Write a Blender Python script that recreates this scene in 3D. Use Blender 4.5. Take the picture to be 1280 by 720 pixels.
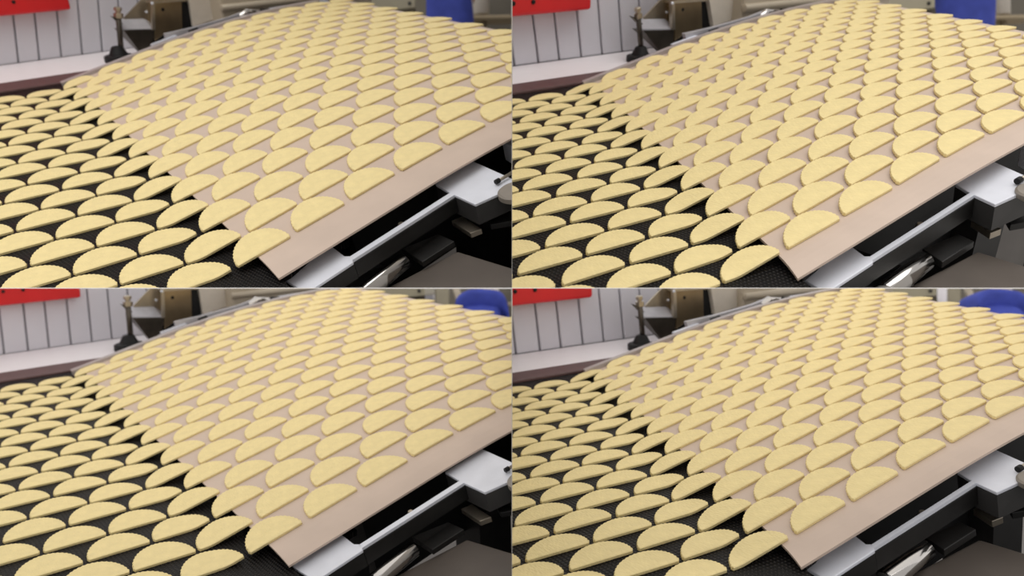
import bpy, bmesh, math, random
from mathutils import Matrix, Vector, noise
random.seed(7)
scene = bpy.context.scene
for o in list(bpy.data.objects): bpy.data.objects.remove(o)

# ------------------------------------------------------------------ camera, light, exposure
F_PX = 1000.0                       # focal length in pixels of a 1280 x 720 frame
PITCH = math.radians(16.3)
CAM = Vector((0.0, 0.0, 2.80))
RIGHT = Vector((1, 0, 0))
FWD = Vector((0, math.cos(PITCH), -math.sin(PITCH)))
UP = Vector((0, math.sin(PITCH), math.cos(PITCH)))
cam_data = bpy.data.cameras.new('camera')
cam_data.sensor_width = 36.0
cam_data.lens = 36.0 * F_PX / 1280.0
cam_data.clip_start = 0.02
cam_data.dof.use_dof = True
cam_data.dof.focus_distance = 1.02
cam_data.dof.aperture_fstop = 5.6
cam = bpy.data.objects.new('camera', cam_data)
scene.collection.objects.link(cam)
cam.matrix_world = Matrix((
    (RIGHT.x, UP.x, -FWD.x, CAM.x), (RIGHT.y, UP.y, -FWD.y, CAM.y),
    (RIGHT.z, UP.z, -FWD.z, CAM.z), (0, 0, 0, 1)))
scene.camera = cam

AMBIENT = 0.60                      # the evenly lit white hall, and the luminous panel added to light the lower lines
PANEL = 0.88
world = bpy.data.worlds.new('world'); scene.world = world
world.use_nodes = True
wb = world.node_tree.nodes['Background']
wb.inputs[0].default_value = (1.0, 0.97, 0.95, 1); wb.inputs[1].default_value = AMBIENT

def area_light(name, loc, target, sx, sy, power, col=(1, .97, .93)):
    l = bpy.data.lights.new(name, 'AREA'); l.shape = 'RECTANGLE'; l.size = sx; l.size_y = sy
    l.energy = power; l.color = col
    o = bpy.data.objects.new(name, l); scene.collection.objects.link(o)
    o.location = loc
    o.rotation_euler = (Vector(target) - Vector(loc)).to_track_quat('-Z', 'Y').to_euler()
    return o
area_light('hall_light', (0, 0.9, 5.6), (0, 1.9, 2.2), 6.0, 2.4, 106)

vs = scene.view_settings
vs.view_transform = 'Standard'; vs.look = 'None'; vs.gamma = 1.0; vs.use_curve_mapping = False
vs.exposure = 0.0

# ------------------------------------------------------------------ materials
MATS = {}
def mat(name, col, rough=.5, metal=0.0, var=.08, nscale=40, bump=0.0, bscale=120, emit=None, spec=.5, trans=0):
    if name in MATS: return MATS[name]
    m = bpy.data.materials.new(name); m.use_nodes = True
    nt = m.node_tree; N = nt.nodes; L = nt.links
    b = N['Principled BSDF']
    b.inputs['Roughness'].default_value = rough; b.inputs['Metallic'].default_value = metal
    b.inputs['Specular IOR Level'].default_value = spec
    tc = N.new('ShaderNodeTexCoord')
    nz = N.new('ShaderNodeTexNoise'); nz.inputs['Scale'].default_value = nscale; nz.inputs['Detail'].default_value = 4
    L.new(tc.outputs['Object'], nz.inputs['Vector'])
    rp = N.new('ShaderNodeValToRGB')
    c = Vector(col)
    rp.color_ramp.elements[0].position = .3; rp.color_ramp.elements[1].position = .7
    rp.color_ramp.elements[0].color = (*[max(0, v*(1-var)) for v in c], 1)
    rp.color_ramp.elements[1].color = (*[min(1, v*(1+var)) for v in c], 1)
    L.new(nz.outputs['Fac'], rp.inputs['Fac']); L.new(rp.outputs['Color'], b.inputs['Base Color'])
    if bump:
        n2 = N.new('ShaderNodeTexNoise'); n2.inputs['Scale'].default_value = bscale; n2.inputs['Detail'].default_value = 3
        L.new(tc.outputs['Object'], n2.inputs['Vector'])
        bp = N.new('ShaderNodeBump'); bp.inputs['Strength'].default_value = bump; bp.inputs['Distance'].default_value = .002
        L.new(n2.outputs['Fac'], bp.inputs['Height']); L.new(bp.outputs['Normal'], b.inputs['Normal'])
    if emit:
        b.inputs['Emission Color'].default_value = (1.0, .97, .95, 1); b.inputs['Emission Strength'].default_value = emit
    MATS[name] = m
    return m
def srgb(r, g, b):
    f = lambda v: (v/255/12.92) if v <= 10 else ((v/255+.055)/1.055)**2.4
    return (f(r), f(g), f(b))

def cookie_material():
    m = mat('biscuit_dough', srgb(238, 219, 160), rough=.62, var=.05, nscale=70, spec=.3)
    nt = m.node_tree; N = nt.nodes; L = nt.links; b = N['Principled BSDF']
    tc = N.new('ShaderNodeTexCoord')
    vo = N.new('ShaderNodeTexVoronoi'); vo.inputs['Scale'].default_value = 230
    mp = N.new('ShaderNodeMapping'); mp.inputs['Scale'].default_value = (1.6, .7, 1)
    L.new(tc.outputs['Object'], mp.inputs['Vector']); L.new(mp.outputs['Vector'], vo.inputs['Vector'])
    bp = N.new('ShaderNodeBump'); bp.inputs['Strength'].default_value = .35; bp.inputs['Distance'].default_value = .0015
    L.new(vo.outputs['Distance'], bp.inputs['Height']); L.new(bp.outputs['Normal'], b.inputs['Normal'])
    return m
def mesh_belt_material():
    m = mat('black_wire_mesh', (.012, .011, .011), rough=.45)
    nt = m.node_tree; N = nt.nodes; L = nt.links; b = N['Principled BSDF']
    tc = N.new('ShaderNodeTexCoord')
    hs = []
    for d, sc in (('X', 55), ('Y', 55)):
        w = N.new('ShaderNodeTexWave'); w.bands_direction = d; w.inputs['Scale'].default_value = sc
        w.inputs['Distortion'].default_value = .6
        L.new(tc.outputs['Object'], w.inputs['Vector']); hs.append(w)
    mx = N.new('ShaderNodeMath'); mx.operation = 'MULTIPLY'
    L.new(hs[0].outputs['Fac'], mx.inputs[0]); L.new(hs[1].outputs['Fac'], mx.inputs[1])
    rp = N.new('ShaderNodeValToRGB')
    rp.color_ramp.elements[0].position = .45; rp.color_ramp.elements[0].color = (.006, .0055, .0055, 1)
    rp.color_ramp.elements[1].position = .95; rp.color_ramp.elements[1].color = (.045, .040, .038, 1)
    L.new(mx.outputs[0], rp.inputs['Fac']); L.new(rp.outputs['Color'], b.inputs['Base Color'])
    bp = N.new('ShaderNodeBump'); bp.inputs['Strength'].default_value = .6; bp.inputs['Distance'].default_value = .002
    L.new(mx.outputs[0], bp.inputs['Height']); L.new(bp.outputs['Normal'], b.inputs['Normal'])
    b.inputs['Specular IOR Level'].default_value = .08
    return m
M_COOKIE = cookie_material()
M_MESH = mesh_belt_material()
M_CREAM = mat('cream_fabric_belt', srgb(204, 184, 168), rough=.55, var=.04, nscale=18, bump=.05, bscale=500)
M_RAIL = mat('brown_painted_rail', srgb(88, 62, 60), rough=.5, var=.15)
M_WHITE = mat('white_ledge', srgb(238, 234, 236), rough=.4, var=.02)
M_PLANK = mat('grey_wall_plank', srgb(206, 204, 210), rough=.5, var=.03, nscale=6)
M_GROOVE = mat('grey_groove', srgb(158, 156, 162), rough=.7)
M_RED = mat('red_paint', srgb(205, 22, 32), rough=.35, var=.06, nscale=15)
M_STEEL = mat('brushed_steel', srgb(176, 166, 150), rough=.34, metal=.9, var=.12, nscale=20)
M_REFLSTEEL = mat('steel_gold_reflection', srgb(150, 132, 104), rough=.3, metal=.85, var=.2, nscale=14)  # stainless steel, its golden reflection mixed into the base colour
M_DARKSTEEL = mat('dark_steel', srgb(84, 78, 70), rough=.35, metal=.8, var=.2, nscale=20)
M_ALU = mat('aluminium', srgb(226, 229, 238), rough=.45, metal=.1, var=.05, nscale=25, bump=.05)
M_CHROME = mat('polished_steel', srgb(205, 202, 198), rough=.14, metal=1.0, var=.05)
M_BLACK = mat('black_parts_and_voids', (.008, .008, .008), rough=.5, var=.2, spec=.25)  # black parts, and unlit voids filled in black
M_CHAR = mat('charcoal_and_shaded_metal', srgb(32, 31, 30), rough=.45, metal=.2, var=.2)  # dark metal, and shaded sides of the near bracket
M_SHADESIDE = mat('shaded_block_side', srgb(66, 65, 64), rough=.5, metal=.3, var=.1)  # sides of the aluminium block, shade put into the colour
M_TAUPE = mat('taupe_cover', srgb(88, 80, 73), rough=.5, metal=.2, var=.12, nscale=12)
M_PAPER = mat('pale_plate', srgb(205, 196, 182), rough=.5, var=.04)
M_BEIGE = mat('beige_housing', srgb(176, 164, 144), rough=.45, var=.06, nscale=8)
M_OLIVE = mat('olive_cabinet', srgb(168, 160, 136), rough=.5, var=.06, nscale=8)
M_DISC = mat('worn_disc', srgb(142, 134, 124), rough=.5, metal=.2, var=.08)
M_BAR = mat('pale_bar_steel', srgb(178, 177, 182), rough=.4, metal=.3, var=.06)
M_GUIDE = mat('grey_guide', srgb(170, 160, 158), rough=.35, var=.05)
M_BACK = mat('dim_back_wall', srgb(120, 114, 102), rough=.7, var=.1, nscale=3)
M_FLOOR = mat('hall_floor', srgb(120, 116, 112), rough=.6, var=.1, nscale=5)
M_SHEET = mat('grey_partition', srgb(190, 188, 186), rough=.8, var=.02)
M_PANEL = mat('fill_panel_glow', (.25, .25, .25), rough=.8, emit=PANEL)
M_BLUE = mat('blue_cotton', srgb(70, 84, 178), rough=.85, var=.12, nscale=12, bump=.3, bscale=60)
M_SKIN = mat('skin', srgb(214, 164, 136), rough=.55, var=.05)
M_TROUSER = mat('dark_trousers', srgb(44, 46, 60), rough=.85)
M_HAIR = mat('brown_hair', srgb(60, 44, 34), rough=.7)
M_CAP = mat('white_cap', srgb(232, 232, 232), rough=.8)

# ------------------------------------------------------------------ the four lines
U = 0.09          # one biscuit length in metres; line coordinates are in biscuit lengths
HALF = 0.00005     # clearance to the partitions
FITS = {
"TL": ((640, 360), -12, ((1000.0, 2.02167, -0.01652, 0.81341, -7.42938, -0.39564, 12.49605, 1.0232, 1.77097, 1.12082, 0.22014, 2.16807, 5.7832, 36.58778, 0.18023), 0.3875)),
"TR": ((0, 360), -2, ((1000.0, 2.01296, -0.01225, 0.59232, 0.55348, -0.31148, 9.81307, 1.06049, 1.03089, 1.09566, 0.18769, 2.30541, 5.53261, 45.30136, 0.26626), -0.0875)),
"BL": ((640, 0), 0, ((1000.0, 1.70294, -0.03008, 0.71439, -7.84912, 4.42165, 13.48093, 1.03389, 1.81327, 1.11246, 0.24562, 2.20845, 5.78913, 32.02528, 0.05853), 0.4375)),
"BR": ((0, 0), 0, ((1000.0, 1.68506, -0.033, 0.5084, 0.60145, 3.38284, 10.31547, 1.04985, 1.02816, 1.10161, 0.18945, 2.27583, 5.74472, 40.86935, 0.20818), 0.0000)),
}
FLOOR_Z = 0.0
TH = .045         # thickness of a biscuit
LIFT = .003
DROP = TH + LIFT  # the profile describes the tops of the biscuits
R0 = 1.0          # radius of the small bend where the biscuits climb onto the cream belt

class Line:
    def __init__(s, key):
        s.key = key
        s.pp, s.pan, (p, s.phase) = FITS[key]
        (s.f, rx, ry, rz, tx, ty, tz, s.T, s.V, s.T2, s.al, s.s0, s.s1, s.Rc, s.skew) = p
        s.R = Matrix.Rotation(rx, 3, 'X') @ Matrix.Rotation(ry, 3, 'Y') @ Matrix.Rotation(rz, 3, 'Z')
        s.t = Vector((tx, ty, tz))
        s.C = -(s.R.transposed() @ s.t)
        B = Matrix((RIGHT, -UP, FWD)).transposed()          # camera axes -> world
        rot = B @ s.R
        s.M = Matrix.Translation(CAM + B @ (s.t * U)) @ rot.to_4x4()
        s.left = key[1] == 'L'; s.top = key[0] == 'T'
        s.planes = [(CAM, RIGHT * (-1 if s.left else 1)), (CAM, UP * (1 if s.top else -1))]
    def ray(s, px, py):
        return s.R.transposed() @ Vector(((px - s.pp[0]) / s.f, (py - s.pp[1]) / s.f, 1.0))
    def at(s, x2, y2, axis, val):
        """photo position (twice-enlarged frame) on the plane where the line coordinate `axis` equals val"""
        d = s.ray(x2 / 2 + s.pan, y2 / 2); i = 'xyz'.index(axis)
        return s.C + d * ((val - s.C[i]) / d[i])
    def on(s, x2, y2, pt, nr):
        d = s.ray(x2 / 2 + s.pan, y2 / 2)
        return s.C + d * ((Vector(pt) - s.C).dot(nr) / d.dot(nr))
    def depth(s, x2, y2, k):
        return s.C + s.ray(x2 / 2 + s.pan, y2 / 2) * k
    def pix(s, P):
        c = s.R @ P + s.t
        return (s.pp[0] + s.f * c.x / c.z, s.pp[1] + s.f * c.y / c.z, c.z)
    def surf(s, v):
        """arc length along the line -> x, z, slope angle"""
        al = s.al; h = R0 * math.tan(al / 2); a = s.s0 - h; L0 = R0 * al
        if v < a: return v, 0.0, 0.0
        if v < a + L0:
            t = (v - a) / R0
            return a + R0 * math.sin(t), R0 * (1 - math.cos(t)), t
        xa = a + R0 * math.sin(al); za = R0 * (1 - math.cos(al))
        if v < s.s1:
            d = v - a - L0; return xa + d * math.cos(al), za + d * math.sin(al), al
        d = s.s1 - a - L0; xb = xa + d * math.cos(al); zb = za + d * math.sin(al)
        t = (v - s.s1) / s.Rc
        return xb + s.Rc * (math.sin(al) - math.sin(al - t)), zb + s.Rc * (math.cos(al - t) - math.cos(al)), al - t
    def point(s, v, y, w=0.0):
        x, z, a = s.surf(v); w -= DROP
        return Vector((x - w * math.sin(a) + s.skew * y / (s.V / 2), y, z + w * math.cos(a)))

LINES = {k: Line(k) for k in FITS}

def clip(bm, line, mw):
    """cut a mesh where it meets the partitions round its line; False when nothing is left"""
    inv = mw.inverted()
    planes = list(line.planes)
    if not line.top: planes.append((Vector((0, 0, FLOOR_Z)), Vector((0, 0, 1))))
    for co, no in planes:
        ds = [(mw @ v.co - co).dot(no) - HALF for v in bm.verts]
        if not ds or max(ds) <= 1e-5: return False
        if min(ds) >= 0: continue
        lc = inv @ (co + no * HALF); ln = (inv.to_3x3() @ no).normalized()
        r = bmesh.ops.bisect_plane(bm, geom=bm.verts[:] + bm.edges[:] + bm.faces[:], dist=1e-6, plane_co=lc, plane_no=ln, clear_inner=True)
        ed = [g for g in r['geom_cut'] if isinstance(g, bmesh.types.BMEdge) and g.is_valid and len(g.link_faces) == 1]
        if ed:
            try: bmesh.ops.edgenet_fill(bm, edges=ed)
            except Exception: pass
    return len(bm.faces) > 0

def link(name, me, m, parent=None, mw=None):
    o = bpy.data.objects.new(name, me); scene.collection.objects.link(o)
    if m and not me.materials: me.materials.append(m)
    if parent: o.parent = parent
    elif mw is not None: o.matrix_world = mw
    return o
def tag(o, label=None, cat=None, group=None, kind=None):
    if label: o['label'] = label
    if cat: o['category'] = cat
    if group: o['group'] = group
    if kind: o['kind'] = kind
    return o
def thing(line, name, origin, label, cat, group):
    o = bpy.data.objects.new(name, None); scene.collection.objects.link(o)
    o.empty_display_size = .05
    o.matrix_world = line.M @ Matrix.Translation(Vector(origin) * U)
    o['line_origin'] = list(origin)
    return tag(o, label, cat, group)
def put(line, name, bm, m, parent=None, smooth=False, bevel=0.0):
    """a mesh given in line coordinates -> an object (a part when parent is given), cut at the partitions"""
    if bevel:
        bmesh.ops.remove_doubles(bm, verts=bm.verts[:], dist=1e-5)
        bmesh.ops.bevel(bm, geom=bm.edges[:], offset=bevel, segments=2, affect='EDGES', profile=.5, clamp_overlap=True)
    org = Vector((0, 0, 0)); a = parent
    if a is not None:
        while a.parent: a = a.parent
        org = Vector(a.get('line_origin', (0, 0, 0)))
    for v in bm.verts: v.co = (v.co - org) * U
    mw = line.M @ Matrix.Translation(org * U)
    if not clip(bm, line, mw): bm.free(); return None
    bmesh.ops.recalc_face_normals(bm, faces=bm.faces[:])
    me = bpy.data.meshes.new(name); bm.to_mesh(me); bm.free()
    if smooth:
        for p in me.polygons: p.use_smooth = True
    return link(name, me, m, parent, None if parent is not None else mw)

# ---- shapes in line coordinates
def box(x0, x1, y0, y1, z0, z1, bm=None):
    bm = bm or bmesh.new()
    v = [bm.verts.new((x, y, z)) for z in (z0, z1) for y in (y0, y1) for x in (x0, x1)]
    for f in ((0, 2, 3, 1), (4, 5, 7, 6), (0, 1, 5, 4), (2, 6, 7, 3), (0, 4, 6, 2), (1, 3, 7, 5)): bm.faces.new([v[i] for i in f])
    return bm
def prism(pts, ext, bm=None):
    bm = bm or bmesh.new(); ext = Vector(ext)
    a = [bm.verts.new(p) for p in pts]; b = [bm.verts.new(Vector(p) + ext) for p in pts]
    bm.faces.new(a); bm.faces.new(b[::-1])
    for i in range(len(a)):
        j = (i + 1) % len(a); bm.faces.new((a[j], a[i], b[i], b[j]))
    return bm
def lathe(base, axis, prof, n=20, bm=None):
    """prof: list of (distance along axis, radius)"""
    bm = bm or bmesh.new(); ax = Vector(axis).normalized()
    e1 = ax.orthogonal().normalized(); e2 = ax.cross(e1)
    rings = []
    for d, r in prof:
        c = Vector(base) + ax * d
        rings.append([bm.verts.new(c + (e1 * math.cos(2*math.pi*k/n) + e2 * math.sin(2*math.pi*k/n)) * r) for k in range(n)])
    for a, b in zip(rings, rings[1:]):
        for k in range(n): bm.faces.new((a[k], a[(k+1) % n], b[(k+1) % n], b[k]))
    bm.faces.new(rings[0][::-1]); bm.faces.new(rings[-1])
    return bm
def rod(a, b, r, n=16, bm=None):
    a = Vector(a); b = Vector(b)
    return lathe(a, b - a, [(0, r * .9), (r * .1, r), ((b - a).length - r * .1, r), ((b - a).length, r * .9)], n, bm)
def strip(line, v0, v1, nv, y0, y1, w0, w1):
    """a slab following the line's profile from v0 to v1, between y0 and y1, from offset w0 to w1"""
    bm = bmesh.new(); rows = []
    for i in range(nv + 1):
        v = v0 + (v1 - v0) * i / nv
        rows.append([bm.verts.new(line.point(v, y, w)) for y, w in ((y0, w0), (y1, w0), (y1, w1), (y0, w1))])
    for a, b in zip(rows, rows[1:]):
        for k in range(4): bm.faces.new((a[k], a[(k+1) % 4], b[(k+1) % 4], b[k]))
    bm.faces.new(rows[0]); bm.faces.new(rows[-1][::-1])
    return bm

# ------------------------------------------------------------------ partitions and floor (the setting)
def structure(name, verts, faces, m, label=None):
    me = bpy.data.meshes.new(name); me.from_pydata([tuple(v) for v in verts], [], faces); me.validate()
    o = link(name, me, m); o['kind'] = 'structure'
    if label: o['label'] = label
    return o
BOXF = [(0, 1, 3, 2), (4, 6, 7, 5), (0, 4, 5, 1), (2, 3, 7, 6), (0, 2, 6, 4), (1, 5, 7, 3)]
def wbox(axes, r):
    (x0, x1), (y0, y1), (z0, z1) = r
    return [CAM + axes[0]*x + axes[1]*y + axes[2]*z for x in (x0, x1) for y in (y0, y1) for z in (z0, z1)]
AX = (RIGHT, FWD, UP)
NEAR = .70
structure('ceiling', wbox(AX, ((-5.2, 5.2), (NEAR, 8.6), (-.00001, .00001))), BOXF, M_SHEET, 'thin grey sheet dividing the upper lines from the lower lines')
pv = [CAM + RIGHT*x + FWD*y + UP*(-.00003) for x, y in ((-5.2, NEAR), (5.2, NEAR), (5.2, 8.6), (-5.2, 8.6))]
structure('ceiling_fill_panel', pv, [(0, 3, 2, 1)], M_PANEL, 'flush luminous panel added to light the lower lines')  # added glowing surface that brightens the lower lines, not a known lamp
structure('wall_middle', wbox(AX, ((-.00001, .00001), (NEAR, 8.6), (-3.2, 3.2))), BOXF, M_SHEET, 'thin grey upright sheet between the two pairs of lines')
structure('floor', wbox((Vector((1,0,0)), Vector((0,1,0)), Vector((0,0,1))), ((-6, 6), (-.5, 9.0), (-CAM.z - .1, -CAM.z))), BOXF, M_FLOOR)

# ------------------------------------------------------------------ per-line machinery
G = 'one of the four matching biscuit lines'
def build_line(ln):
    V = ln.V
    noseS = ln.s0 + .70                              # where the cream belt starts
    endS = 13.36                                     # the crest, where the belt turns down round its end roller
    yN, yF = -1.95*V, 7.9*V           # edges of the cream belt
    xl = lambda y: ln.skew * y / (V/2)
    A = lambda x2, y2, ax, v: ln.at(x2, y2, ax, v)
    # ---- wall, ledge
    yW = 11.25*V
    lo = [A(a/2, b/2, 'y', yW) for a, b in ((-95, 332), (20, 320), (140, 300), (245, 290), (355, 275), (460, 265), (560, 250))]
    hi = [A(a/2, b/2, 'y', yW) for a, b in ((-125, 60), (-6, 60), (107, 60), (222, 60), (330, 60), (437, 60), (546, 60))]
    lean = sum((h_.x - l_.x) / (h_.z - l_.z) for h_, l_ in zip(hi, lo)) / 7
    xs = [l_.x - lean * l_.z for l_ in lo]
    step = (xs[-1] - xs[0]) / 6
    while len(xs) < 16: xs.append(xs[-1] + step)
    for _ in range(5): xs.insert(0, xs[0] - step)
    wall = put(ln, 'wall_back', box(xs[0] - 3, xs[-1] + 6, yW + .09, yW + 1.0, -10, 14.2), M_GROOVE)
    if wall:
        tag(wall, 'pale grey plank wall behind the white ledge', kind='structure')
        for a, b in zip(xs, xs[1:]):
            put(ln, 'plank', prism([Vector((a + .045*step, yW, 0)), Vector((b - .045*step, yW, 0)), Vector((b - .045*step + lean*14, yW, 14)), Vector((a + .045*step + lean*14, yW, 14))], (0, .085, 0)), M_PLANK, wall, bevel=.03)
    o = put(ln, 'white_ledge', box(xs[0] - 3, xs[-1], 9.18*V, yW - .01, -1.1, .0), M_WHITE, bevel=.04)
    if o: tag(o, 'long white ledge along the foot of the plank wall', 'ledge', 'white ledges beside the lines')
    # ---- black mesh conveyor
    c = thing(ln, 'mesh_conveyor', (ln.s0, 3*V, -8), 'black wire mesh conveyor carrying biscuits towards the cream belt', 'conveyor', 'black mesh conveyors')
    x0 = -14
    bm = bmesh.new()
    q = [(x0, yN - .55*V), tuple(A(800, 778, 'z', -DROP)[:2]), tuple(A(727, 693, 'z', -DROP)[:2]), (ln.s0 + 2.2 + xl(yN + 1), yN + .6), (ln.s0 + 2.2 + xl(8.35*V), 8.35*V), (x0, 8.35*V)]
    prism([Vector((x, y, -DROP)) for x, y in q], (0, 0, -.1), bm)
    put(ln, 'mesh_belt', bm, M_MESH, c)
    put(ln, 'side_rail', box(x0, 12, 8.35*V, 9.17*V, -.9, .02), M_RAIL, c, bevel=.03)
    put(ln, 'underframe', box(x0, ln.s0 + 1.9, yN, 8.3*V, -2.2, -.4), M_BLACK, c)
    for lx in (-5, ln.s0 + 1):
        for ly in (yN + .5, 8*V):
            put(ln, 'leg', box(lx - .4, lx + .4, ly - .4, ly + .4, -40, -2.2), M_CHAR, c)
    # ---- cream inclined conveyor
    k = thing(ln, 'cream_conveyor', (ln.s0 + 6, 3*V, -8), 'cream fabric belt conveyor rising from the mesh belt over a crest', 'conveyor', 'cream inclined conveyors')
    bm = bmesh.new(); rows = []
    prof = [(yN, .075), (yN + .10*V, .045), (yN + .2*V, .022), (yN + .32*V, .006), (yN + .45*V, 0), (yF, 0)]      # the near margin droops a little
    for i in range(49):
        v_ = noseS + (endS - noseS) * i / 48
        rows.append([bm.verts.new(ln.point(v_, y_, -d_)) for y_, d_ in prof] + [bm.verts.new(ln.point(v_, y_, -d_ - .035)) for y_, d_ in prof[::-1]])
    nq = len(rows[0])
    for a_, b_ in zip(rows, rows[1:]):
        for q_ in range(nq): bm.faces.new((a_[q_], a_[(q_+1) % nq], b_[(q_+1) % nq], b_[q_]))
    bm.faces.new(rows[0]); bm.faces.new(rows[-1][::-1])
    put(ln, 'belt', bm, M_CREAM, k, smooth=False)
    ex, ez, ea = ln.surf(endS); rr = .45
    bm = bmesh.new(); rows = []
    for i in range(9):
        t_ = math.pi * .55 * i / 8
        for_ = []
        for yy, r_ in ((yN, rr), (yF, rr), (yF, rr - .035), (yN, rr - .035)):
            for_.append(bm.verts.new(Vector((ex - (rr + DROP)*-math.sin(-ea)*1.0 + xl(yy) + r_*math.sin(t_ - ea), yy, ez - (rr + DROP)*math.cos(ea) + r_*math.cos(t_ - ea)))))
        rows.append(for_)
    for a_, b_ in zip(rows, rows[1:]):
        for q_ in range(4): bm.faces.new((a_[q_], a_[(q_+1) % 4], b_[(q_+1) % 4], b_[q_]))
    bm.faces.new(rows[0]); bm.faces.new(rows[-1][::-1])
    put(ln, 'belt_return', bm, M_CREAM, k, smooth=False)
    put(ln, 'end_roller', rod((ex + xl(yN + .1), yN + .1, ez - rr - DROP), (ex + xl(yF - .1), yF - .1, ez - rr - DROP), rr - .05, 24), M_STEEL, k, smooth=True)
    put(ln, 'nose_bar', strip(ln, noseS + .05, noseS + .8, 2, yN + .7, yF - .05, -.12, -.04), M_CHAR, k)
    put(ln, 'belt_bed', strip(ln, noseS + 1.65, endS - .3, 30, yN + .8, yF - .25, -2.0, -.06), M_BLACK, k)  # black box fills the unlit hollow under the belt
    px1, pz1, _ = ln.surf(endS)
    for lx in (ln.s0 + 5, px1 - 2):
        for ly in (yN + .8, yF - 1):
            put(ln, 'leg', box(lx - .4, lx + .4, ly - .4, ly + .4, -40, -.5), M_CHAR, k)
    # far side guide: a grey strip standing along the far margin, with a steel bar beyond it
    put(ln, 'side_guide', strip(ln, noseS - .3, endS - 1, 30, yF - .02, yF + .16*V, -.3, .10), M_GUIDE, k)
    # near side bracket: two aluminium blocks joined by a narrow web
    al = ln.al; nr = Vector((-math.sin(al), 0, math.cos(al)))
    off = Vector((ln.s0, 0, 0)) - nr * .22
    O = lambda x2, y2: ln.on(x2, y2, off, nr)
    P1 = [(725, 694), (855, 617), (885, 640), (902, 640), (907, 655), (790, 732)]
    P2 = [(1112, 460), (1205, 402), (1330, 458), (1212, 511), (1162, 488), (1145, 480)]
    for i_, PQ in enumerate((P1, P2)):
        bb = put(ln, 'bracket_block', prism([O(*q_) for q_ in PQ], nr * -.05), M_ALU, k, bevel=.012)
        put(ln, 'block_shade_body', prism([O(*q_) - nr*.052 for q_ in PQ], nr * (-.25, -.34)[i_]), M_SHADESIDE if i_ else M_CHAR, bb or k)  # dark body paints the shaded sides of the aluminium block
    wb_ = put(ln, 'bracket_web', prism([O(896, 643), O(1150, 481), O(1160, 487), O(905, 650)], nr * -.05), M_ALU, k)
    put(ln, 'web_shade_plate', prism([O(899, 643) - nr*.055, O(1150, 482) - nr*.055, O(1162, 488) - nr*.055, O(907, 651) - nr*.055], nr * -.26), M_CHAR, wb_ or k)  # dark piece paints the shaded side of the web
    put(ln, 'bracket_block', prism([O(1278, 352), O(1330, 325), O(1400, 350), O(1330, 385)], nr * -.4), M_ALU, k, bevel=.02)
    u = (O(1311, 480) - ln.C).dot(ln.R.transposed() @ Vector((0, 0, 1))) / (2*ln.f)
    dk = put(ln, 'clamp_disc', lathe(O(1314, 482) - nr*10*u, nr, [(0, 41*u), (4*u, 46*u), (16*u, 46*u), (20*u, 41*u)], 28), M_DISC, k)
    put(ln, 'clamp_rod', rod(O(1268, 462) + nr*.06, O(1330, 425) + nr*.06, .03), M_STEEL, dk or k, smooth=True)
    put(ln, 'collar', rod(O(1264, 464) + nr*.06, O(1274, 458) + nr*.06, .045), M_BLACK, dk or k)
    put(ln, 'bolt', lathe(O(1025, 556) - nr*.25, nr, [(0, .06), (.2, .06), (.24, .04)], 12), M_STEEL, k)
    # drive parts under the bracket
    off2 = Vector((ln.s0, 0, 0)) - nr * .75
    O2 = lambda x2, y2: ln.on(x2, y2, off2, nr)
    a, b = O2(935, 735), O2(1035, 652)
    put(ln, 'drive_shaft', rod(a, b, .14, 28), M_CHROME, k, smooth=True)
    put(ln, 'drive_plate', prism([O2(1030, 622), O2(1120, 585), O2(1160, 603), O2(1080, 655)], nr * -.1), M_CHAR, k, bevel=.01)
    put(ln, 'small_bracket', prism([O2(1152, 552), O2(1180, 540), O2(1228, 572), O2(1200, 583)], nr * -.1), M_STEEL, k, bevel=.01)
    put(ln, 'drive_plate', prism([O2(1240, 545), O2(1300, 525), O2(1320, 550), O2(1250, 562)], nr * -.1), M_CHAR, k, bevel=.01)
    off3 = Vector((ln.s0, 0, 0)) - nr * .9
    O3 = lambda x2, y2: ln.on(x2, y2, off3, nr)
    px1, _, _ = ln.surf(endS)
    put(ln, 'dark_void_box', box(ln.s0 + xl(yN) - .6, px1 + 4, yN - 18, yN + .8, -9.5, -2.6), M_BLACK, k)  # black box standing in for the unlit space below the bracket
    t = put(ln, 'machine_cover', prism([O3(960, 735), O3(1168, 628), O3(1420, 705), O3(1420, 790), O3(1000, 790)], nr * -.4), M_TAUPE, bevel=.03)
    if t: tag(t, 'flat taupe metal cover low beside the drive shaft', 'cover', 'taupe covers below the cream conveyors')

    # ---- red box on the wall
    r0, r1 = A(-120, 52, 'y', yW - .5), A(203, 24, 'y', yW - .5)
    zb = r1.z
    rb = thing(ln, 'red_wall_box', (r1.x - 4, yW - .3, zb), 'long red metal box fixed high on the pale plank wall', 'box', 'red boxes on the plank wall')
    bm = box(r0.x - 4, r1.x, yW - .5, yW + .0, zb, zb + 3.2)
    put(ln, 'housing', bm, M_RED, rb, bevel=.08)
    for x2, y2 in ((8, 9), (58, 5), (-60, 12)):
        p = A(x2, y2, 'y', yW - .52)
        put(ln, 'hole_plug', lathe(p + Vector((0, .05, 0)), (0, -1, 0), [(0, .06), (.06, .06), (.08, .04)], 12), M_BLACK, rb)

    # ---- steel head unit beside the far margin; its black foot stands on the white ledge
    yH = A(323, 153, 'z', 0).y; dY = Vector((0, .55*V, 0))
    H = lambda x2, y2, dy=0: A(x2, y2, 'y', yH + dy)
    u = (H(420, 60) - ln.C).dot(ln.R.transposed() @ Vector((0, 0, 1))) / (2*ln.f)      # size of one photo pixel (2x) there
    hd = thing(ln, 'steel_head_unit', H(323, 153), 'brushed steel head unit with a tapered chute beside the cream belt', 'machine', 'steel head units')
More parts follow.
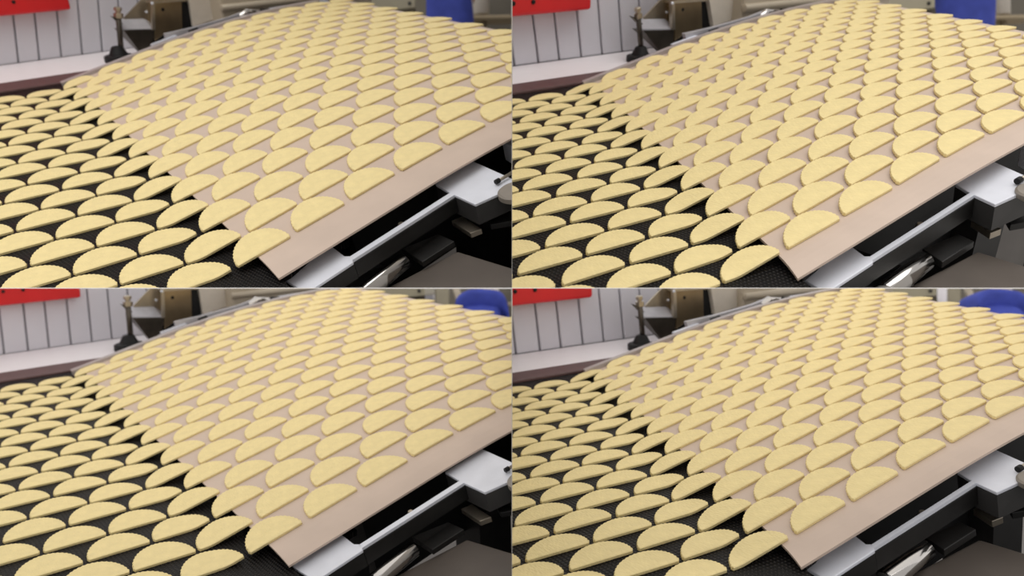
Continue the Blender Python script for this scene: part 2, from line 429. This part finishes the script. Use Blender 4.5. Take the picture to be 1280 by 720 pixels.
    bx = put(ln, 'head_box', prism([H(411, 102), H(437, 84), H(480, 76), H(478, 4), H(412, 8)], dY), M_REFLSTEEL, hd, bevel=.015)
    put(ln, 'top_rim', prism([H(407, 9, -.05), H(494, 3, -.05), H(492, -3, -.05), H(407, 2, -.05)], dY*1.05), M_STEEL, hd)
    put(ln, 'upper_box', prism([H(414, 1, .05), H(488, -3, .05), H(488, -70, .05), H(414, -70, .05)], dY), M_REFLSTEEL, hd, bevel=.015)
    put(ln, 'box_hole', lathe(H(431, 24) + Vector((0, .02, 0)), (0, -1, 0), [(0, 4.2*u), (.03, 4.2*u)], 14), M_BLACK, bx or hd)
    put(ln, 'corner_post', prism([H(405, 76, -.06), H(413, 74, -.06), H(411, 4, -.06), H(404, 6, -.06)], (0, .12, 0)), M_STEEL, hd)
    put(ln, 'gap_shade', prism([H(476, 78, .1), H(504, 68, .1), H(492, 2, .1), H(474, 4, .1)], dY), M_BLACK, hd)  # black block standing in for the dark gap beside the box
    put(ln, 'pale_plate', prism([H(508, 66, -.05), H(582, 41, -.05), H(576, -70, -.05), H(486, -70, -.05)], dY*.3), M_PAPER, hd, bevel=.015)
    gs = put(ln, 'gusset', prism([H(334, 44, .31*V), H(376, 0, .31*V), H(406, -30, .31*V), H(406, 66, .31*V), H(340, 60, .31*V)], (0, .06, 0)), M_STEEL, hd)
    for x2, y2 in ((404, 8), (390, 30)):
        put(ln, 'rivet', lathe(H(x2, y2, -.05 if x2 > 400 else .31*V), (0, -1, 0), [(0, 3.5*u), (.03, 3.5*u), (.045, 1.5*u)], 10), M_ALU, gs or hd)
    t0, t1 = H(330, 72), H(405, 71)
    back = [H(322, 47), H(382, 45), H(405, 61)]
    # tray: a thin sloping plate with a turned-down front lip
    bm = prism([t0, t1, H(402, 56, .3*V), H(384, 46, .3*V), H(322, 48, .3*V)], (0, 0, -.05))
    put(ln, 'tray', bm, M_BAR, hd, bevel=.008)
    bm = bmesh.new()
    ta, tb, tc_, tt = H(332, 75), H(410, 73), H(405, 113), H(374, 130)
    v = [bm.verts.new(p) for p in (ta, tt, tc_, tb)]
    dd = (.45*V, .12*V, .2*V, .45*V)
    w = [bm.verts.new(p + Vector((0, e, 0))) for p, e in zip((ta, tt, tc_, tb), dd)]
    bm.faces.new(v); bm.faces.new(w[::-1])
    for i in range(4): bm.faces.new((v[i], v[(i+1) % 4], w[(i+1) % 4], w[i]))
    put(ln, 'chute', bm, M_DARKSTEEL, hd)
    put(ln, 'lower_void', prism([H(408, 112, .05), H(412, 76, .05), H(500, 66, .05), H(440, 92, .05)], dY), M_BLACK, hd)  # black block paints the darkness under the box
    pa, pb = H(327, 126), H(320, 44)
    ax = (pb - pa)
    po = put(ln, 'post', rod(pa, pb, 6.5*u), M_DARKSTEEL, hd, smooth=True) or hd
    put(ln, 'nut', lathe(pb - ax*.04, ax, [(0, 7*u), (2*u, 11*u), (13*u, 11*u), (14*u, 6*u), (18*u, 6*u), (19*u, 9*u), (26*u, 9*u), (28*u, 5*u)], 6), M_STEEL, po)
    put(ln, 'lug', prism([H(302, 40, -.04), H(312, 44, -.04), H(332, 60, -.04), H(324, 62, -.04)], (0, .1, 0)), M_DARKSTEEL, po)
    fb = Vector((H(324, 153).x, yH, 0))
    put(ln, 'foot', lathe(fb, (0, 0, 1), [(0, 34*u), (13*u, 34*u), (15*u, 31*u), (16*u, 22*u), (34*u, 13*u), (36*u, 9*u)], 24), M_BLACK, po)
    # ---- long steel bar above the far margin, with a clamp and an elbow fitting
    yB = 8.2*V
    Bp = lambda x2, y2: A(x2, y2, 'y', yB)
    u = (Bp(560, 60) - ln.C).dot(ln.R.transposed() @ Vector((0, 0, 1))) / (2*ln.f)
    sb = thing(ln, 'guide_bar', Bp(500, 90), 'slim steel guide bar along the far margin of the cream belt', 'guide bar', 'steel guide bars')
    ba = put(ln, 'bar', prism([Bp(436, 84), Bp(508, 68), Bp(600, 42), Bp(640, 26), Bp(652, 36), Bp(640, 48), Bp(512, 86), Bp(440, 98)], (0, .12, 0)), M_BAR, sb, bevel=.01) or sb
    put(ln, 'groove', prism([Bp(520, 74), Bp(634, 40), Bp(635, 42), Bp(521, 77)], (0, -.01, 0)), M_DARKSTEEL, ba)
    put(ln, 'clamp', prism([Bp(494, 76), Bp(516, 68), Bp(520, 80), Bp(498, 92)], (0, -.08, 0)), M_BLACK, ba, bevel=.01)
    put(ln, 'end_plate', prism([Bp(400, 110), Bp(462, 88), Bp(470, 92), Bp(402, 119)], (0, -.1, 0)), M_ALU, sb)
    el = put(ln, 'elbow', rod(Bp(624, 44), Bp(644, 27), 9*u), M_CHROME, sb, smooth=True) or sb
    put(ln, 'elbow_arm', rod(Bp(636, 28), Bp(676, 30), 6*u), M_CHROME, el, smooth=True)
    put(ln, 'bolt', lathe(Bp(655, 32) - Vector((0, .08, 0)), (0, -1, 0), [(0, 8*u), (.08, 8*u), (.1, 5*u)], 6), M_DARKSTEEL, el)
    put(ln, 'arm_end', rod(Bp(676, 28), Bp(698, 28), 7*u), M_BLACK, el)
    # ---- beige housing, silver sheet, olive cabinet behind the far margin
    p0, p1 = A(580, 44, 'y', 9.3*V), A(860, 16, 'y', 9.3*V)
    hs = thing(ln, 'beige_housing', ((p0.x + p1.x)/2, 9.8*V, 0), 'beige rounded machine housing behind the guide bar', 'machine', 'beige machine housings')
    zc = A(640, 6, 'y', 9.3*V).z
    put(ln, 'body', box(p0.x, p1.x + 2, 9.3*V, 10.6*V, 0.0, zc + 5), M_BEIGE, hs, bevel=.1)
    put(ln, 'lip', rod((p0.x, 9.28*V, zc - .1), (p1.x + 2, 9.28*V, zc - .1), .12), M_BEIGE, hs, smooth=True)
    S = lambda x2, y2: A(x2, y2, 'y', 8.5*V)
    ss = put(ln, 'silver_sheet', prism([S(676, 30), S(770, 22), S(862, 10), S(838, -2), S(800, 4), S(700, 20)], (0, .06, 0)), M_ALU)
    if ss: tag(ss, 'bright silver sheet lying by the elbow fitting of the guide bar', 'sheet', 'silver sheets beside the guide bars')
    DV = lambda x2, y2, k_: ln.depth(x2, y2, k_)
    def slab_at(pts, k_, thick):
        q_ = [DV(x2, y2, k_) for x2, y2 in pts]
        dirn = (ln.R.transposed() @ Vector((0, 0, 1))) * thick
        return prism(q_, dirn)
    cb = thing(ln, 'olive_cabinet', DV(960, 60, 46), 'olive beige cabinet beyond the crest of the cream belt', 'cabinet', 'olive cabinets')
    ca = put(ln, 'carcass', slab_at([(820, 60), (862, 42), (1010, 25), (1062, 19), (1062, -120), (820, -120)], 46, 6), M_OLIVE, cb, bevel=.06) or cb
    put(ln, 'plinth', slab_at([(900, 80), (900, 34), (1010, 25), (1062, 19), (1068, 60)], 46.4, 5), M_DARKSTEEL, cb)
    put(ln, 'latch', slab_at([(1044, 4), (1051, 4), (1051, 11), (1044, 11)], 45.9, .1), M_CHAR, ca)
    pi = put(ln, 'white_pipe', rod(DV(1076, 70, 79), DV(1074, -90, 79), .44, 20), M_WHITE, smooth=True)
    if pi: tag(pi, 'upright white pipe just beside the olive cabinet', 'pipe', 'white pipes beside the olive cabinets')
    tp = put(ln, 'tan_panel', slab_at([(1090, 80), (1122, 80), (1122, -120), (1090, -120)], 79, .8), M_OLIVE, bevel=.05)
    if tp: tag(tp, 'narrow upright tan panel beyond the white pipe', 'panel', 'tan panels beyond the white pipes')
    wt = thing(ln, 'work_stand', DV(1220, 80, 79), 'small work stand with a tan tray and pale canister', 'stand', 'work stands in the background')
    put(ln, 'tray', slab_at([(1196, 46), (1204, 38), (1300, 36), (1306, 44)], 78, 2), mat('tan_tray', srgb(190, 172, 140), rough=.5), wt, bevel=.05)
    put(ln, 'post', rod(DV(1232, 46, 79), DV(1232, 130, 79), .35), M_STEEL, wt, smooth=True)
    put(ln, 'canister', rod(DV(1226, 40, 79), DV(1224, -60, 79), .85, 24), M_PAPER, wt, smooth=True)
    put(ln, 'brace', rod(DV(1134, -20, 79), DV(1156, 60, 79), .35), M_STEEL, wt, smooth=True)

for ln in LINES.values(): build_line(ln)

# end wall of the hall, one for each line, well behind the cream crest
for ln in LINES.values():
    sx = -1 if ln.left else 1; sy = 1 if ln.top else -1
    bm = bmesh.new()
    pts = [CAM + RIGHT*x + FWD*7.7 + UP*y for x in (sx*.002, sx*5.1) for y in (sy*.002, sy*3.1)]
    vv = [bm.verts.new(p + FWD*w) for w in (0, .1) for p in pts]
    for f in BOXF: bm.faces.new([vv[i] for i in f])
    bmesh.ops.recalc_face_normals(bm, faces=bm.faces[:])
    me = bpy.data.meshes.new('wall_end'); bm.to_mesh(me); bm.free()
    tag(link('wall_end', me, M_BACK), kind='structure')

# ------------------------------------------------------------------ people in blue coats beyond the crests
def tube_loft(bm, rings, n=28, fold=0.0, cap=True):
    """rings: (centre, side axis * rx, other axis * ry)"""
    rows = []
    for j, (c, e1, e2) in enumerate(rings):
        row = []
        for k in range(n):
            t_ = 2*math.pi*k/n
            f_ = 1 + fold * (j / (len(rings) - 1)) * math.sin(t_*7 + j*.5)
            cs, sn = math.cos(t_), math.sin(t_)
            cs, sn = math.copysign(abs(cs)**.72, cs), math.copysign(abs(sn)**.72, sn)
            row.append(bm.verts.new(c + (e1*cs + e2*sn) * f_))
        rows.append(row)
    for a_, b_ in zip(rows, rows[1:]):
        for k in range(n): bm.faces.new((a_[k], a_[(k+1) % n], b_[(k+1) % n], b_[k]))
    if cap:
        bm.faces.new(rows[0][::-1]); bm.faces.new(rows[-1])
def person(foot, pose, label, group):
    V3 = Vector
    if pose == 'stand':
        sp = [V3((0, 0, .95)), V3((0, .0, 1.12)), V3((0, .01, 1.32)), V3((0, .02, 1.46)), V3((0, .035, 1.53)), V3((0, .05, 1.62)), V3((0, .05, 1.70))]
        sh = V3((.17, .01, 1.39)); el_ = V3((.25, .04, 1.13)); wr = V3((.20, .27, 1.05))
    else:
        sp = [V3((0, .0, .90)), V3((0, .16, .89)), V3((0, .34, .82)), V3((0, .46, .75)), V3((0, .52, .70)), V3((0, .58, .64)), V3((0, .62, .58))]
        sh = V3((.14, .40, .77)); el_ = V3((.15, .46, .52)); wr = V3((.12, .52, .30))
    vs_, es, rad = [], [], []
    def add(p, r, to=None):
        vs_.append(p); rad.append(r)
        if to is not None: es.append((to, len(vs_) - 1))
        return len(vs_) - 1
    R_ = (.135, .125, .14, .06, .058, .098, .075)
    i0 = add(sp[0], R_[0]); chain = [i0]; last = i0
    for p, r in zip(sp[1:], R_[1:]): last = add(p, r, last); chain.append(last)
    fwd_head = (sp[5] - sp[3]).normalized().cross(V3((1, 0, 0)))
    fwd_head = fwd_head if fwd_head.dot(V3((0, 1, 0)) if pose == 'stand' else V3((0, 0, -1))) > 0 else -fwd_head
    for sx in (-1, 1):
        m_ = lambda p: V3((p.x*sx, p.y, p.z))
        a_ = add(m_(sh), .062, chain[2]); b_ = add(m_(el_), .045, a_); c_ = add(m_(wr), .030, b_)
        d_ = (m_(wr) - m_(el_)).normalized()
        side = V3((1, 0, 0)) - d_*d_.x; side.normalize()
        palm = add(m_(wr) + d_*.055, .032, c_)
        for off_, ln_ in ((-.030, .060), (-.010, .075), (.010, .078), (.030, .066)):
            k1 = add(m_(wr) + d_*.10 + side*off_, .0105, palm)
            k2 = add(m_(wr) + d_*(.10 + ln_*.55) + side*off_*1.1 + V3((0, 0, -.010)), .0095, k1)
            add(m_(wr) + d_*(.10 + ln_) + side*off_*1.15 + V3((0, 0, -.030)), .008, k2)
        t1 = add(m_(wr) + d_*.045 - side*sx*.045, .012, palm); add(m_(wr) + d_*.085 - side*sx*.062, .009, t1)
        hp = add(V3((sx*.09, sp[0].y, sp[0].z - .06)), .095, i0)
        kn_ = add(V3((sx*.105, sp[0].y + .03, .49)), .058, hp); an = add(V3((sx*.105, sp[0].y - .01, .09)), .040, kn_)
        add(V3((sx*.12, sp[0].y + .13, .045)), .036, an)
    me = bpy.data.meshes.new('person_skeleton'); me.from_pydata([tuple(v) for v in vs_], es, [])
    o = bpy.data.objects.new('person_skeleton', me); scene.collection.objects.link(o)
    sk = o.modifiers.new('skin', 'SKIN'); sk.use_smooth_shade = True; sk.branch_smoothing = .3
    for i, r in enumerate(rad):
        d = me.skin_vertices[0].data[i]; d.radius = (r, r); d.use_root = (i == 0)
    ss_ = o.modifiers.new('sub', 'SUBSURF'); ss_.levels = 1; ss_.render_levels = 1
    bpy.context.view_layer.update()
    dg = bpy.context.evaluated_depsgraph_get()
    body = bpy.data.meshes.new_from_object(o.evaluated_get(dg))
    bpy.data.objects.remove(o)
    body.name = 'person_body'; body.materials.clear()
    for m_ in (M_SKIN, M_BLUE, M_TROUSER): body.materials.append(m_)
    neck = sp[3]
    axis = (sp[5] - sp[3]).normalized()
    for p in body.polygons:
        c_ = p.center; p.use_smooth = True
        if (c_ - neck).dot(axis) > .02 and abs(c_.x) < .14 and (c_ - sp[5]).length < .25: p.material_index = 0
        elif c_.z < .80 and (c_ - V3((0, sp[0].y, c_.z))).length < .24 and abs(c_.y - sp[0].y) < .22: p.material_index = 2
        elif min((c_ - V3((wr.x*q_, wr.y, wr.z))).length for q_ in (-1, 1)) < .17 and min((c_ - V3((el_.x*q_, el_.y, el_.z))).length for q_ in (-1, 1)) > .24: p.material_index = 0
        else: p.material_index = 1
    b = link('person', body, None); b.location = foot
    tag(b, label, 'person', group)
    # coat: a loose shell from the shoulders to mid thigh
    bm = bmesh.new(); X = V3((1, 0, 0)); rings = []
    if pose == 'stand':
        for z, rx, ry, yy in ((1.45, .10, .08, .02), (1.40, .185, .11, .01), (1.25, .195, .135, .01), (1.08, .185, .135, 0), (.95, .212, .15, 0), (.80, .222, .165, 0), (.62, .232, .18, 0)):
            rings.append((V3((0, yy, z)), X*rx, V3((0, ry, 0))))
    else:
        prev = None
        for p, rx, ry, ang in ((V3((0, .46, .745)), .10, .08, 1.25), (V3((0, .40, .79)), .185, .11, 1.2), (V3((0, .28, .855)), .195, .125, 1.3), (V3((0, .13, .915)), .20, .15, 1.45), (V3((0, .0, .925)), .21, .165, 1.0), (V3((0, -.03, .80)), .215, .165, .25), (V3((0, .0, .60)), .225, .175, 0)):
            rings.append((p, X*rx, V3((0, math.cos(ang), math.sin(ang)))*ry))
    tube_loft(bm, rings, fold=.035, cap=False)
    bmesh.ops.recalc_face_normals(bm, faces=bm.faces[:])
    me = bpy.data.meshes.new('coat'); bm.to_mesh(me); bm.free()
    for p in me.polygons: p.use_smooth = True
    co_ = link('coat', me, M_BLUE, b)
    so = co_.modifiers.new('thick', 'SOLIDIFY'); so.thickness = .006
    su = co_.modifiers.new('sub', 'SUBSURF'); su.levels = su.render_levels = 1
    # cap, ears, nose, eyes, mouth
    hc = (sp[5] + sp[6]) / 2
    def ball(name, c_, r3, m_, n=12):
        bm = bmesh.new(); bmesh.ops.create_uvsphere(bm, u_segments=n*2, v_segments=n, radius=1)
        up_ = axis; f_ = fwd_head
        for v in bm.verts:
            p_ = v.co.copy(); v.co = c_ + X*p_.x*r3[0] + f_*p_.y*r3[1] + up_*p_.z*r3[2]
        me = bpy.data.meshes.new(name); bm.to_mesh(me); bm.free()
        for p in me.polygons: p.use_smooth = True
        return link(name, me, m_, b)
    ball('cap', hc + axis*.055 - fwd_head*.008, (.098, .112, .075), M_CAP)
    ball('hair', hc - fwd_head*.025 + axis*.0, (.094, .092, .095), M_HAIR)
    for sx in (-1, 1):
        ball('ear', hc + X*sx*.098 - axis*.015, (.012, .020, .032), M_SKIN, 8)
        ball('eye', hc + X*sx*.034 + fwd_head*.092 + axis*.0, (.013, .010, .008), M_BLACK, 8)
    ball('nose', hc + fwd_head*.103 - axis*.028, (.014, .020, .024), M_SKIN, 8)
    ball('mouth', hc + fwd_head*.092 - axis*.062, (.024, .008, .007), M_RED, 8)
    return b
DIST = 6.0
for key, px in (('TL', 555), ('TR', 1206), ('BL', 601), ('BR', 1266)):
    ln = LINES[key]
    if ln.top:
        hip = CAM + FWD*DIST + RIGHT*(px - 640)/F_PX*DIST + UP*(360 - 2)/F_PX*DIST
        foot = hip - Vector((0, 0, .95))
        person(foot, 'stand', 'person in a blue coat standing upright beyond the crest of the belt', 'people standing beyond the crests')
        # raised walkway under the feet, standing on the dividing sheet
        w = .55
        bm = bmesh.new()
        zs = [CAM.z - math.tan(PITCH)*(foot.y + dy) + .002 for dy in (-w, w)]
        vv = [bm.verts.new((foot.x + dx, foot.y + dy, z)) for dx in (-w, w) for dy, zl in ((-w, zs[0]), (w, zs[1])) for z in (zl, foot.z - .012)]
        for f in BOXF: bm.faces.new([vv[i] for i in f])
        bmesh.ops.recalc_face_normals(bm, faces=bm.faces[:])
        me = bpy.data.meshes.new('floor'); bm.to_mesh(me); bm.free()
        tag(link('floor', me, M_FLOOR), 'raised grey walkway beyond the belt', kind='structure')
    else:
        foot = CAM + FWD*DIST + RIGHT*(px - 640)/F_PX*DIST
        foot.z = FLOOR_Z + .012
        person(foot, 'bend', 'person in a blue coat bending forward beyond the crest of the belt', 'people bending beyond the crests')

# ------------------------------------------------------------------ biscuits
COOKIE = .97        # the biscuits measure a little less than their pitch
def cookie_bm(h, sk, deform=None):
    """a half-moon biscuit with a scalloped arc; chord on the x axis from -.5 to .5"""
    bm = bmesh.new(); n = 42
    cols = []
    for i in range(n + 1):
        th = math.pi * (.012 + .976 * i / n)
        sc = 1 + (.020 if i % 2 else -.006)
        if i in (0, n): sc = .99
        ax_, ay = -.5*math.cos(th)*sc, h*math.sin(th)*sc
        cx = max(-.485, min(.485, -.5*math.cos(th)))
        edge = .010
        ring = [(cx, 0, 0), (cx, -.004, TH*.78), (cx, edge, TH), (ax_*.985, max(edge*1.1, ay*.975), TH), (ax_, ay, TH*.75), (ax_, ay, 0)]
        cols.append(ring)
    vs_ = []
    for r in cols:
        row = []
        for x, y, z in r:
            x, y = x*COOKIE + sk*y*COOKIE, y*COOKIE
            if deform: row.append(bm.verts.new(deform(x, y, z)))
            else: row.append(bm.verts.new((x, y, z)))
        vs_.append(row)
    for a, b in zip(vs_, vs_[1:]):
        for q in range(6): bm.faces.new((a[q], b[q], b[(q+1) % 6], a[(q+1) % 6]))
    bm.faces.new(vs_[0]); bm.faces.new(vs_[-1][::-1])
    return bm

spots = []
for ln in LINES.values():
    ln.h = .44 * ln.V
    for m in range(-14, 70):
        for n in range(-3, 16):
            if (m + n) % 2: continue
            mf = m + 2*ln.phase
            s = mf*ln.T/2 if mf <= 5 else 5*ln.T/2 + (mf - 5)*ln.T2/2
            if s > 13.14: continue
            y = n*ln.V/2
            x, z, a = ln.surf(s)
            c = ln.point(s, y)
            nrm = Vector((-math.sin(a), 0, math.cos(a)))
            facing = nrm.dot((ln.C - c).normalized())
            if facing < .012: continue
            ox = 640 if ln.pp[0] == 0 else 0
            P = [ln.pix(ln.point(s + du, y + dv)) for du, dv in ((-.55, -.05), (.55, -.05), (-.3, ln.h), (.3, ln.h), (0, ln.h))]
            inview = not (max(p[0] for p in P) < 0 or min(p[0] for p in P) > 640 or max(p[1] for p in P) < 0 or min(p[1] for p in P) > 360)
            w = P[0][2]
            if w < 3 or max(p[0] for p in P) < -260 or min(p[0] for p in P) > 900 or max(p[1] for p in P) < -60 or min(p[1] for p in P) > 520: continue
            spots.append(((facing**.3) / w**2 + (1 if inview else 0), ln, m, n, s, y, a, c))
spots.sort(key=lambda t: -t[0])
print('biscuits in view', len(spots))

base_mesh = {}
for ln in LINES.values():
    bm = cookie_bm(ln.h, ln.skew/(ln.V/2))
    for v in bm.verts: v.co *= U
    bmesh.ops.recalc_face_normals(bm, faces=bm.faces[:])
    me = bpy.data.meshes.new('half_moon_biscuit'); bm.to_mesh(me); bm.free(); me.materials.append(M_COOKIE)
    base_mesh[ln.key] = me

rest_v, rest_f = [], []
for idx, (_, ln, m, n, s, y, a, c) in enumerate(spots):
    rnd = random.Random(hash((ln.key == 'TL', ln.key == 'TR', ln.top, m, n)))
    js, jy, jr = rnd.uniform(-.012, .012), rnd.uniform(-.012, .012)*ln.V, rnd.uniform(-.022, .022)
    on_cream = s - .25 > ln.s0 + .35
    bent = (s + .5 > ln.s0 - .15) and (s - .5 < ln.s0 + .2)
    c = ln.point(s + js, y + jy, LIFT)
    rot = Matrix.Rotation(-a, 4, 'Y') @ Matrix.Rotation(jr, 4, 'Z')
    mw = ln.M @ Matrix.Translation(c * U) @ rot
    me = base_mesh[ln.key]
    cross = False
    for co, no in ln.planes:
        ds = [(mw @ (Vector(p) * U) - co).dot(no) for p in [(-.52, 0, w_) for w_ in (0, TH)] + [(.52, 0, w_) for w_ in (0, TH)] + [(a_ + ln.skew/(ln.V/2)*b_*ln.h, b_*ln.h, w_) for a_, b_ in ((-.45, .6), (.45, .6), (-.2, 1.02), (.2, 1.02)) for w_ in (0, TH)]]
        if min(ds) < HALF + .002: cross = True
    if bent or cross:
        if bent:
            inv = (Matrix.Translation(c) @ rot).inverted()
            sk = ln.skew / (ln.V/2)
            cr, sr = math.cos(jr), math.sin(jr)
            def dfm(u, v, w):
                uu, vv = u*cr - v*sr, u*sr + v*cr
                x, z, aa = ln.surf(s + js + uu)
                q = Vector((x - (w - TH)*math.sin(aa) + sk*(y + jy + vv), y + jy + vv, z + (w - TH)*math.cos(aa)))
                return inv @ q
            bm = cookie_bm(ln.h, 0, dfm)
        else: bm = cookie_bm(ln.h, ln.skew/(ln.V/2))
        for v in bm.verts: v.co *= U
        bmesh.ops.recalc_face_normals(bm, faces=bm.faces[:])
        if cross and not clip(bm, ln, mw): bm.free(); continue
        me = bpy.data.meshes.new('half_moon_biscuit'); bm.to_mesh(me); bm.free(); me.materials.append(M_COOKIE)
    if idx < 300:
        o = bpy.data.objects.new('half_moon_biscuit', me); scene.collection.objects.link(o); o.matrix_world = mw
        if bent: tag(o, 'golden half-moon biscuit bent where it climbs from mesh belt to cream belt', 'biscuit', 'biscuits bending onto the cream belts')
        elif on_cream: tag(o, 'golden half-moon biscuit lying flat on the cream belt', 'biscuit', 'biscuits on the cream belts')
        else: tag(o, 'golden half-moon biscuit lying flat on the black mesh belt', 'biscuit', 'biscuits on the black mesh belts')
    else:
        b0 = len(rest_v)
        rest_v += [tuple(mw @ v.co) for v in me.vertices]
        rest_f += [tuple(b0 + i for i in p.vertices) for p in me.polygons]
me = bpy.data.meshes.new('distant_biscuits'); me.from_pydata(rest_v, [], rest_f); me.materials.append(M_COOKIE)
tag(link('distant_biscuits', me, M_COOKIE), 'small golden half-moon biscuits crowding the far ends of the belts', 'biscuits', kind='stuff')
